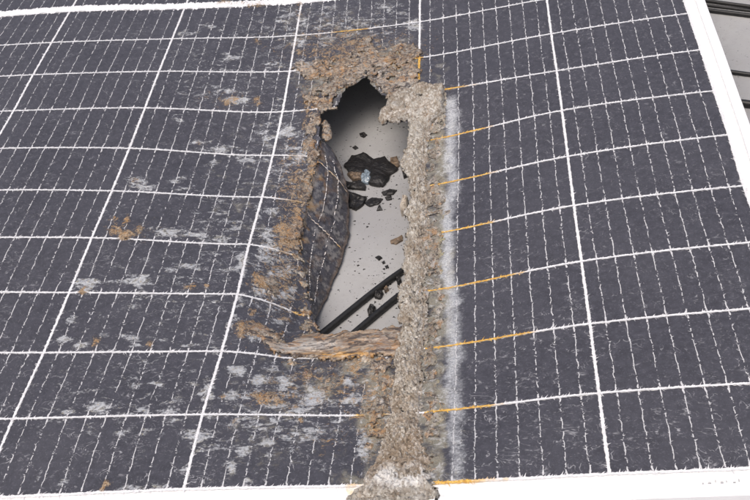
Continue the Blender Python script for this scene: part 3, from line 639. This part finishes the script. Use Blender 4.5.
# the ash ridge
YS = np.array([88, 110, 130, 150, 165, 180, 205, 214, 222, 240, 262, 296, 326, 350, 380, 400, 425, 445, 465, 480, 492, 497])
XL = np.array([410, 408, 411, 406, 402, 409, 409, 403, 407, 406, 404, 401, 400, 398, 394, 390, 386, 380, 373, 364, 352, 346])
XR = np.array([438, 433, 431, 432, 431, 429, 431, 429, 431, 429, 429, 426, 427, 425, 427, 427, 429, 430, 432, 437, 446, 450])
eL = at_uv(XL + 0.0, YS + 0.0); eR = at_uv(XR + 0.0, YS + 0.0)
v0, v1 = -0.026, eL[0, 1]
nv, nu = int((v1 - v0) / 0.0009), 84
vs = np.linspace(v0, v1, nv); o = np.argsort(eL[:, 1])
ul = np.interp(vs, eL[o, 1], eL[o, 0]); ur = np.interp(vs, eR[np.argsort(eR[:, 1]), 1], eR[np.argsort(eR[:, 1]), 0])
ul = ul + 0.012 * (fbm(vs, 0 * vs, 0.016, o=6, seed=61) - 0.5) ; ur = ur + 0.016 * (fbm(vs, 0 * vs + 5, 0.03, o=4, seed=62) - 0.5)
T, VV_ = np.meshgrid(np.linspace(0, 1, nu), vs, indexing='ij')
Uu = ul[None, :] + (ur - ul)[None, :] * T
u, v, t = Uu.ravel(), VV_.ravel(), T.ravel()
wmid = 0.16 * (fbm(v, 0 * v, 0.045, seed=66) - 0.5)
low = sstep(0.13, 0.0, v)                       # widens and flattens towards the near frame
main = np.clip(1 - ((t - 0.36 - wmid * 0.6 - 0.06 * low) / (0.42 + 0.06 * low)) ** 2, 0, 1) ** 0.7
second = np.clip(1 - ((t - 0.88 - wmid * 0.5) / 0.12) ** 2, 0, 1) * sstep(0.25, 0.6, fbm(v, 0 * v + 3, 0.05, seed=83))
ln1 = fbm(u, v, 0.03, 0.05, 4, 63); rd = fbm(u, v, 0.012, None, 5, 64, ridged=True); fi = fbm(u, v, 0.0042, None, 3, 65); fi2 = fbm(u, v, 0.0022, None, 2, 67)
h = main * (0.003 + 0.005 * ln1) * (1 - 0.35 * low) + second * (0.0008 + 0.003 * ln1) * (1 - 0.5 * low)
env = np.clip(main * 1.2 + second * 0.6, 0.12, 1)
h = h + env * (0.0040 * (rd - 0.5) + 0.0060 * (np.abs(fi - 0.5) * 2 - 0.3) + 0.0045 * (fi2 - 0.5)) - 0.0025 * sstep(0.88, 1.0, t) - 0.001 * sstep(0.06, 0.0, t)
over = v < -0.0145
h = h + np.where(over, 0.002, 0) - 0.004 * sstep(-0.020, -0.027, v)
P = S(u, v); P[:, 2] += h
P[:, 0] += 0.004 * env * (fbm(u, v, 0.007, seed=68) - 0.5); P[:, 1] += 0.004 * env * (fbm(u, v, 0.007, seed=69) - 0.5)
tone = 0.4 * fbm(u, v, 0.016, None, 4, 71) + 0.6 * fbm(u, v, 0.0038, None, 3, 70)
c = palette(ASHP, tone, fbm(u, v, 0.003, seed=72))
side = sstep(0.75, 0.92, t)[:, None] * (1 - 0.4 * low)[:, None]
film = palette([(0.32, 0.29, 0.24), (0.44, 0.42, 0.37), (0.52, 0.51, 0.49), (0.38, 0.36, 0.28), (0.56, 0.57, 0.58)], fbm(u, v, 0.012, 0.03, 4, 73), fi)
c = c * (1 - side) + film * 0.62 * side
gul = (np.exp(-((t - 0.80 - wmid * 0.5) / 0.06) ** 2) * sstep(0.3, 0.6, fbm(v, 0 * v, 0.03, seed=84)) * (1 - low))[:, None]; c = c * (1 - 0.5 * gul) + np.array((0.19, 0.15, 0.11)) * 0.5 * gul
gl = 0 * (np.exp(-((t - 0.93) / 0.035) ** 2) * (0.3 + fbm(v, 0 * v, 0.03, seed=75)))[:, None] * 0.6; c = c * (1 - gl) + np.array((0.33, 0.33, 0.16)) * gl
rb = (sstep(0.42, 0.75, t + 0.5 * (fbm(u, v, 0.02, 0.03, 3, 85) - 0.5)) * (0.35 + 0.65 * sstep(0.35, 0.6, fbm(v, 0 * v, 0.06, seed=86))))[:, None] * 0.75; c = c * (1 - rb) + (np.array((0.12, 0.09, 0.062)) + 0.16 * fi[:, None]) * rb
lowb = (low * sstep(0.35, 0.7, fbm(u, v, 0.012, seed=76)))[:, None] * 0.8; c = c * (1 - lowb) + np.array((0.17, 0.11, 0.065)) * lowb
far = (sstep(0.25, 0.12, v) * sstep(0.3, 0.62, fbm(u, v, 0.015, seed=77)))[:, None] * 0.55; c = c * (1 - far) + np.array((0.24, 0.17, 0.10)) * far
x, y = project(S(u, v))
k = np.clip(np.exp(-(((x - 402) / 24) ** 2 + ((y - 479) / 8) ** 2)) * 3.2 * sstep(0.36, 0.52, fbm(u, v, 0.012, seed=78)), 0, 1)[:, None]; c = c * (1 - k) + np.array((0.8, 0.8, 0.8)) * k
rl = sstep(0.02, -0.012, v)[:, None] * 0.75; gg = palette([(0.2, 0.19, 0.17), (0.33, 0.32, 0.29), (0.42, 0.41, 0.38), (0.28, 0.24, 0.19)], fbm(u, v, 0.01, seed=79), fi); c = (c * (1 - rl) + gg * rl) * (1 - k) + c * k
Fc = gridfaces(nu, nv)
edgecut = t[Fc].mean(1) > 1.0 - 0.22 * fbm(u[Fc].mean(1), v[Fc].mean(1), 0.006, seed=80)
rimv = v[Fc].mean(1) < -0.016 - 0.010 * np.exp(-((t[Fc].mean(1) - 0.45) / 0.3) ** 2) - 0.006 * (fbm(u[Fc].mean(1), 0 * v[Fc].mean(1), 0.008, seed=81) - 0.5)
Fc = Fc[~(edgecut | rimv)]
P, Fc, at = compact(P, Fc, {'Col': np.clip(c, 0, 1)})
ridge = mk('ash_ridge', P, Fc, MRIDGE, panel, at, True)
m_ = ridge.modifiers.new('thickness', 'SOLIDIFY'); m_.thickness = 0.006; m_.offset = -1

# ------------------------------------------------------------------ the folded-down flap of cells on the left of the hole
CRST = np.array([(321,134),(319,148),(317,165),(312,185),(307,205),(303,225),(299,242),(300,256),(303,270),(305,284),(307,299),(312,316)], float)
LOWR = np.array([(331,146),(342,168),(349,195),(350,216),(346,236),(341,256),(336,272),(332,286),(327,299),(322,309),(317,317),(314,322)], float)
cuv = at_uv(CRST[:, 0] - 2, CRST[:, 1]); C3 = S(cuv[:, 0], cuv[:, 1])
d = ray(LOWR[:, 0], LOWR[:, 1]); kk = (C3[:, 1] - 0.004 - CT[1]) / d[:, 1]; L3 = CT + d * kk[:, None]
L3[:, 2] = np.maximum(L3[:, 2], ROOF_Z + 0.004)
ss = np.linspace(0, len(CRST) - 1, 190)
def itp(A): return np.stack([np.interp(ss, np.arange(len(A)), A[:, k]) for k in range(3)], -1)
C3s, L3s = itp(C3), itp(L3)
ker = np.ones(15) / 15
def smooth(A):
    B = np.vstack([np.repeat(A[:1], 7, 0), A, np.repeat(A[-1:], 7, 0)]); return np.stack([np.convolve(B[:, k], ker, 'valid') for k in range(3)], -1)
C3s, L3s = smooth(C3s), smooth(L3s)
nt_ = 60; sgrid, tg = np.meshgrid(np.arange(len(ss)), np.linspace(0, 1, nt_), indexing='ij')
tmax = 0.93 + 0.14 * fbm(ss, 0 * ss, 0.8, o=5, seed=141)
tt = tg * tmax[:, None]
D3 = L3s - C3s
ctrl = C3s + D3 * np.array([0.50, 0.5, 0.49])
B = ((1 - tt) ** 2)[..., None] * C3s[:, None] + (2 * tt * (1 - tt))[..., None] * ctrl[:, None] + (tt ** 2)[..., None] * L3s[:, None]
a1, a2 = ss[sgrid] * 0.02, tt * 0.06
bend = (fbm(a1, a2, 0.05, 0.05, 2, 142) - 0.5) * 0.010 + (fbm(a1, a2, 0.005, 0.012, 3, 143) - 0.5) * 0.0022
B[..., 0] += bend * sstep(0.0, 0.2, tt); B[..., 2] += bend * 0.4 * sstep(0.0, 0.2, tt)
s1, t1 = a1.ravel(), a2.ravel(); tf = tt.ravel()
c = np.repeat(np.array([[0.060, 0.059, 0.070]]), len(s1), 0)
st = sstep(0.55, 0.66, fbm(s1 + t1 * 0.3, t1, 0.0045, 0.006, 5, 144))[:, None] * 0.5; c = c * (1 - st) + np.array((0.27, 0.26, 0.25)) * st
ru = np.clip(sstep(0.54, 0.66, fbm(s1 + t1 * 0.15, t1, 0.007, 0.010, 5, 145)) * (0.16 + 0.9 * sstep(0.42, 0.05, tf)) + sstep(0.14, 0.02, tf) * 0.5, 0, 1)[:, None]
c = c * (1 - ru) + palette([(0.10, 0.07, 0.05), (0.30, 0.16, 0.05), (0.24, 0.18, 0.12), (0.38, 0.30, 0.2)], fbm(s1, t1, 0.006, 0.02, 3, 146), fbm(s1, t1, 0.002, seed=3)) * ru
ed = sstep(0.9, 0.97, tg.ravel())[:, None] * 0.7; c = c * (1 - ed) + np.array((0.12, 0.09, 0.07)) * ed
MFLAP = flap_material()
flap = mk('folded_flap', B.reshape(-1, 3), gridfaces(*sgrid.shape), MFLAP, panel, {'Col': c}, True)
flap['label'] = 'scorched flap of dark cells folded down into the hole'
m_ = flap.modifiers.new('thickness', 'SOLIDIFY'); m_.thickness = 0.004; m_.offset = -1
# two yellowed row lines running on down the flap
for s0, s1_, seed in ((1.75, 2.15, 1), (4.35, 4.9, 2)):
    q = []; n = 44
    for i in range(n):
        f = i / (n - 1); ii = np.interp(s0 + (s1_ - s0) * f, ss, np.arange(len(ss))); jj = (0.06 + 0.82 * f) * (nt_ - 1)
        i0, j0 = int(ii), int(jj); b = B[i0, j0] * (1 - (jj - j0)) + B[i0, min(j0 + 1, nt_ - 1)] * (jj - j0)
        wv = 0.0007 * (0.5 + 1.1 * random.Random(i + seed * 100).random())
        for sg in (-1, 1): q.append(b + np.array([0.0022, sg * wv - 0.0012, 0.0016]))
    q = np.array(q)
    mk('row_gap', q, [(2 * i, 2 * i + 1, 2 * i + 3, 2 * i + 2) for i in range(n - 1)], ML, flap, {'orange': np.full(len(q), 0.42), 'rust': np.zeros(len(q))})

for tl, seed in ((0.34, 5), (0.62, 6)):
    q = []; fc_ = []; g = random.Random(seed)
    for i in range(18, len(ss) - 24, 1):
        jj = (tl + 0.02 * math.sin(i * 0.13)) * (nt_ - 1); j0 = int(jj); b = B[i, j0] * (1 - (jj - j0)) + B[i, j0 + 1] * (jj - j0)
        wv = 0.0004 * (0.4 + 1.3 * g.random())
        for sg in (-1, 1): q.append(b + np.array([0.0010 + sg * wv, 0, 0.0018]))
    n = len(q) // 2
    for i in range(n - 1):
        if g.random() > 0.42: fc_.append((2 * i, 2 * i + 1, 2 * i + 3, 2 * i + 2))
    mk('solder_ribbon', np.array(q), fc_, MBUS, flap, {'orange': np.zeros(2 * n), 'rust': np.full(2 * n, 0.42)})

# ------------------------------------------------------------------ cables on the roof
def cable(name, pts, rad, label, group):
    A = [at_z(np.array(float(x)), np.array(float(y)), ROOF_Z + rad) for x, y in pts]
    A = np.array(A); n = 60; k = np.arange(len(A)); q = np.linspace(0, len(A) - 1, n)
    C = np.stack([np.interp(q, k, A[:, j]) for j in range(3)], -1)
    B = np.vstack([np.repeat(C[:1], 4, 0), C, np.repeat(C[-1:], 4, 0)]); C = np.stack([np.convolve(B[:, j], np.ones(9) / 9, 'valid') for j in range(3)], -1)
    Tn = np.gradient(C, axis=0); Tn /= np.linalg.norm(Tn, axis=1)[:, None]
    up = np.array([0, 0, 1.0]); sdv = np.cross(Tn, up); m = 14
    V = np.array([[C[i] + rad * (math.cos(2 * math.pi * j / m) * sdv[i] + math.sin(2 * math.pi * j / m) * up) for j in range(m)] for i in range(n)]).reshape(-1, 3)
    F_ = [(i * m + j, i * m + (j + 1) % m, (i + 1) * m + (j + 1) % m, (i + 1) * m + j) for i in range(n - 1) for j in range(m)] + [tuple(range(m))[::-1], tuple(range((n - 1) * m, n * m))]
    o = mk(name, V, F_, MCABLE, None, None, True)
    o['label'] = label; o['category'] = 'cable'; o['group'] = group
    return o
cable('cable', [(250,392),(290,360),(318,337),(345,315),(372,293),(400,272),(450,240),(500,212)], 0.0041, 'black cable on the roof inside the hole, the upper longer one of two', 'cables inside the hole')
cable('cable', [(290,392),(325,360),(353,334),(378,313),(402,293),(450,262),(500,236)], 0.0041, 'black cable on the roof inside the hole, the lower shorter one of two', 'cables inside the hole')
RC = 'cables on the roof beside the frame'
cable('cable', [(600,-12),(660,-5.5),(705,0.5),(750,6.5),(830,17)], 0.0030, 'thin black cable at the top right corner, farthest of the bundle of three', RC)
cable('cable', [(600,-8),(660,-0.5),(705,5),(750,10.5),(830,20)], 0.0024, 'thin black cable at the top right corner, middle of the bundle of three', RC)
cable('cable', [(600,-4),(660,4.0),(705,9.7),(750,15.3),(830,26)], 0.0034, 'black cable at the top right corner, nearest of the bundle of three', RC)
cable('cable', [(600,56),(680,66),(728,71.5),(750,74.5),(830,84)], 0.0032, 'single thin black cable emerging beside the right frame below the bundle of three', RC)
cable('cable', [(600,86),(690,97),(738,102.5),(750,104),(830,114)], 0.0052, 'thick black cable emerging beside the right frame below the thin one', RC)
cable('cable', [(600,112),(690,123),(742,129),(750,130),(830,140)], 0.0040, 'lowest black cable at the right picture edge beside the white frame', RC)

# ------------------------------------------------------------------ debris inside the hole
def fragment(name, pts, hgt, label, mat=MCHAR, seed=0, cat='debris', lift=0.0):
    """an uneven broken piece: outline of its foot on the roof, two rising rings and a crumpled top"""
    g = random.Random(seed)
    A = np.array([at_z(np.array(float(x)), np.array(float(y)), ROOF_Z) for x, y in pts])
    A2 = []
    for i in range(len(A)):
        for f in np.arange(0, 1, 0.2): A2.append(A[i] * (1 - f) + A[(i + 1) % len(A)] * f)
    A = np.array(A2); n = len(A); c = A.mean(0); sz = np.abs(A - c).max()
    k = np.arange(n); out = (A - c)[:, :2]
    A[:, :2] += out * (0.30 * (fbm(A[:, 0], A[:, 1], sz * 0.35, o=4, seed=seed + 300) - 0.5))[:, None]
    rr = np.array([1.0, 1.04, 1.0, 0.86, 0.66, 0.44, 0.22]); hh = np.array([0, 0.35, 0.75, 0.9, 1, 1, 1.0])
    V = []
    for a_, b_ in zip(rr, hh):
        q = c + (A - c) * a_
        q[:, 2] = ROOF_Z + lift + hgt * b_ * (1 if b_ < 0.5 else 0.35 + 1.0 * fbm(q[:, 0], q[:, 1], max(sz * 0.55, 0.004), o=3, seed=seed + 310)) - (0.0005 if b_ == 0 else 0)
        V.append(q)
    V = np.vstack(V + [np.array([[c[0], c[1], V[-1][:, 2].mean()]])])
    m = len(rr)
    F_ = [(q * n + i, q * n + (i + 1) % n, (q + 1) * n + (i + 1) % n, (q + 1) * n + i) for q in range(m - 1) for i in range(n)]
    F_ += [((m - 1) * n + i, (m - 1) * n + (i + 1) % n, len(V) - 1) for i in range(n)] + [tuple(range(n))[::-1]]
    o = mk(name, V, F_, mat)
    o['label'] = label; o['category'] = cat; o['group'] = 'burnt debris inside the hole'
    return o
MSHARD = simple('pale blue broken glass', (0.25, 0.31, 0.36), (0.12, 0.15, 0.18), 300, 0.12, bump=0.4, Coat_Weight=0.5)
MBRN = simple('burnt brown laminate', (0.06, 0.045, 0.035), (0.20, 0.14, 0.09), 260, 0.6, bump=0.7, dist=0.002)
fragment('char_chunk', [(344,168),(352,158),(364,156),(374,162),(384,160),(396,170),(390,178),(384,187),(372,186),(364,180),(352,176)], 0.008, 'large jagged black char slab in the upper part of the hole', seed=1)
fragment('char_chunk', [(345,183),(352,184),(360,182),(366,187),(365,191),(354,190),(347,189)], 0.006, 'long black char strip just below the blue glass shard', seed=2)
fragment('char_chunk', [(347,194),(358,196),(366,199),(364,205),(356,211),(348,208)], 0.007, 'blocky black char lump against the lower edge of the folded flap', seed=3)
fragment('char_flake', [(364,203),(372,198),(383,200),(378,205),(370,207)], 0.003, 'leaf shaped black flake lying flat near the middle of the hole', seed=4, cat='flake')
fragment('char_flake', [(377,211),(379.5,205),(382.5,210.5)], 0.003, 'small triangular black flake below the leaf shaped one', seed=5, cat='flake')
fragment('glass_shard', [(361,178),(365,173),(371,176),(373,182),(368,185),(362,184)], 0.009, 'pale blue glass shard beside the large black char slab', MSHARD, 6, 'shard')
fragment('laminate_scrap', [(348,176),(356,175),(362,177),(362,182),(353,182)], 0.008, 'brown burnt scrap between the black slab and blue glass shard', MBRN, 7, 'scrap')
fragment('char_flake', [(382,193),(390,190),(397,191),(393,195),(384,196)], 0.003, 'narrow black flake right of the large char slab', seed=8, cat='flake')
fragment('char_flake', [(385,198),(391,196),(392,200),(387,201)], 0.003, 'small oval black flake under the narrow flake', seed=9, cat='flake')
fragment('char_chunk', [(391,160),(397,158),(400,166),(395,171),(390,167)], 0.006, 'reddish dark lump at the right tip of the large slab', MBRN, 10)
fragment('char_chunk', [(401,168),(408,164),(410,176),(404,179)], 0.008, 'black lump tucked under the ash ridge at the upper right of the hole', seed=11)
fragment('char_flake', [(359.5,134),(364,133),(367,135.5),(364,138),(360.5,137)], 0.003, 'rounded black flake in the shade near the top of the hole', seed=12, cat='flake')
fragment('char_flake', [(352.5,148),(356,146.5),(358.5,148.5),(355,150)], 0.003, 'small black flake in the shade above the large slab', seed=13, cat='flake')
fragment('laminate_scrap', [(391,241),(397,239.5),(402,237),(403,241),(396,245),(391,244)], 0.004, 'flat brown scrap by the ash ridge halfway down the hole', MBRN, 14, 'scrap')
fragment('char_flake', [(375.5,258),(379,256.5),(382.5,258.5),(379,261)], 0.003, 'oval black flake on bare roof above the upper cable', seed=15, cat='flake')
fragment('char_flake', [(382,262.5),(384.5,261.5),(385.5,263.5),(383,264.5)], 0.002, 'tiny black flake just below the oval one', seed=16, cat='flake')
fragment('char_flake', [(385,266.5),(388,265.5),(389,268),(386,269)], 0.002, 'tiny black flake nearest above the upper cable', seed=17, cat='flake')
fragment('char_chunk', [(374,294),(379,291),(383.5,295),(381,300),(375,299)], 0.007, 'round black lump between the two cables', seed=18)
fragment('char_chunk', [(368,313),(371,306),(376,309),(374,316),(369,317)], 0.007, 'black lump resting against the lower cable', seed=19)
fragment('laminate_scrap', [(383,288),(387,287),(389,291),(385,293)], 0.005, 'small reddish scrap between the cables near the ash ridge', MBRN, 20, 'scrap')
fragment('char_chunk', [(396,280),(400,278),(402,284),(398,286)], 0.007, 'black lump under the ash ridge between the two cables', seed=21)
fragment('ash_flake', [(400.5,211),(405,204),(409,206),(408,214),(402,217)], 0.018, 'pale ash flake leaning against the ash ridge', simple('ash flake', (0.5, 0.46, 0.4), (0.36, 0.3, 0.24), 300, 0.85, bump=0.6), 22, 'flake')
# loose grit, too small to count
g = random.Random(77); V = []; F_ = []
base = [(1, 0, 0), (-.5, .87, 0), (-.5, -.87, 0), (0.1, 0, 1.0)]
for k in range(420):
    if k < 260: x, y = g.uniform(318, 412), g.uniform(120, 340)
    elif k < 340: x, y = g.gauss(385, 14), g.gauss(296, 12)
    else: x, y = g.gauss(382, 16), g.gauss(185, 16)
    p = at_z(np.array(x), np.array(y), ROOF_Z); s = 0.0005 + 0.0012 * g.random() ** 3; a = g.random() * 6.28
    i0 = len(V)
    for b in base:
        q = g.uniform(.6, 1.4) * s
        V.append((p[0] + q * (b[0] * math.cos(a) - b[1] * math.sin(a)) * 1.5, p[1] + q * (b[0] * math.sin(a) + b[1] * math.cos(a)), ROOF_Z - 0.0001 + b[2] * q * 0.9))
    F_ += [(i0, i0 + 1, i0 + 3), (i0 + 1, i0 + 2, i0 + 3), (i0 + 2, i0, i0 + 3)]
grit = mk('grit', V, F_, MCHAR); grit['kind'] = 'stuff'; grit['label'] = 'fine black grit scattered on the roof inside the hole'; grit['category'] = 'grit'
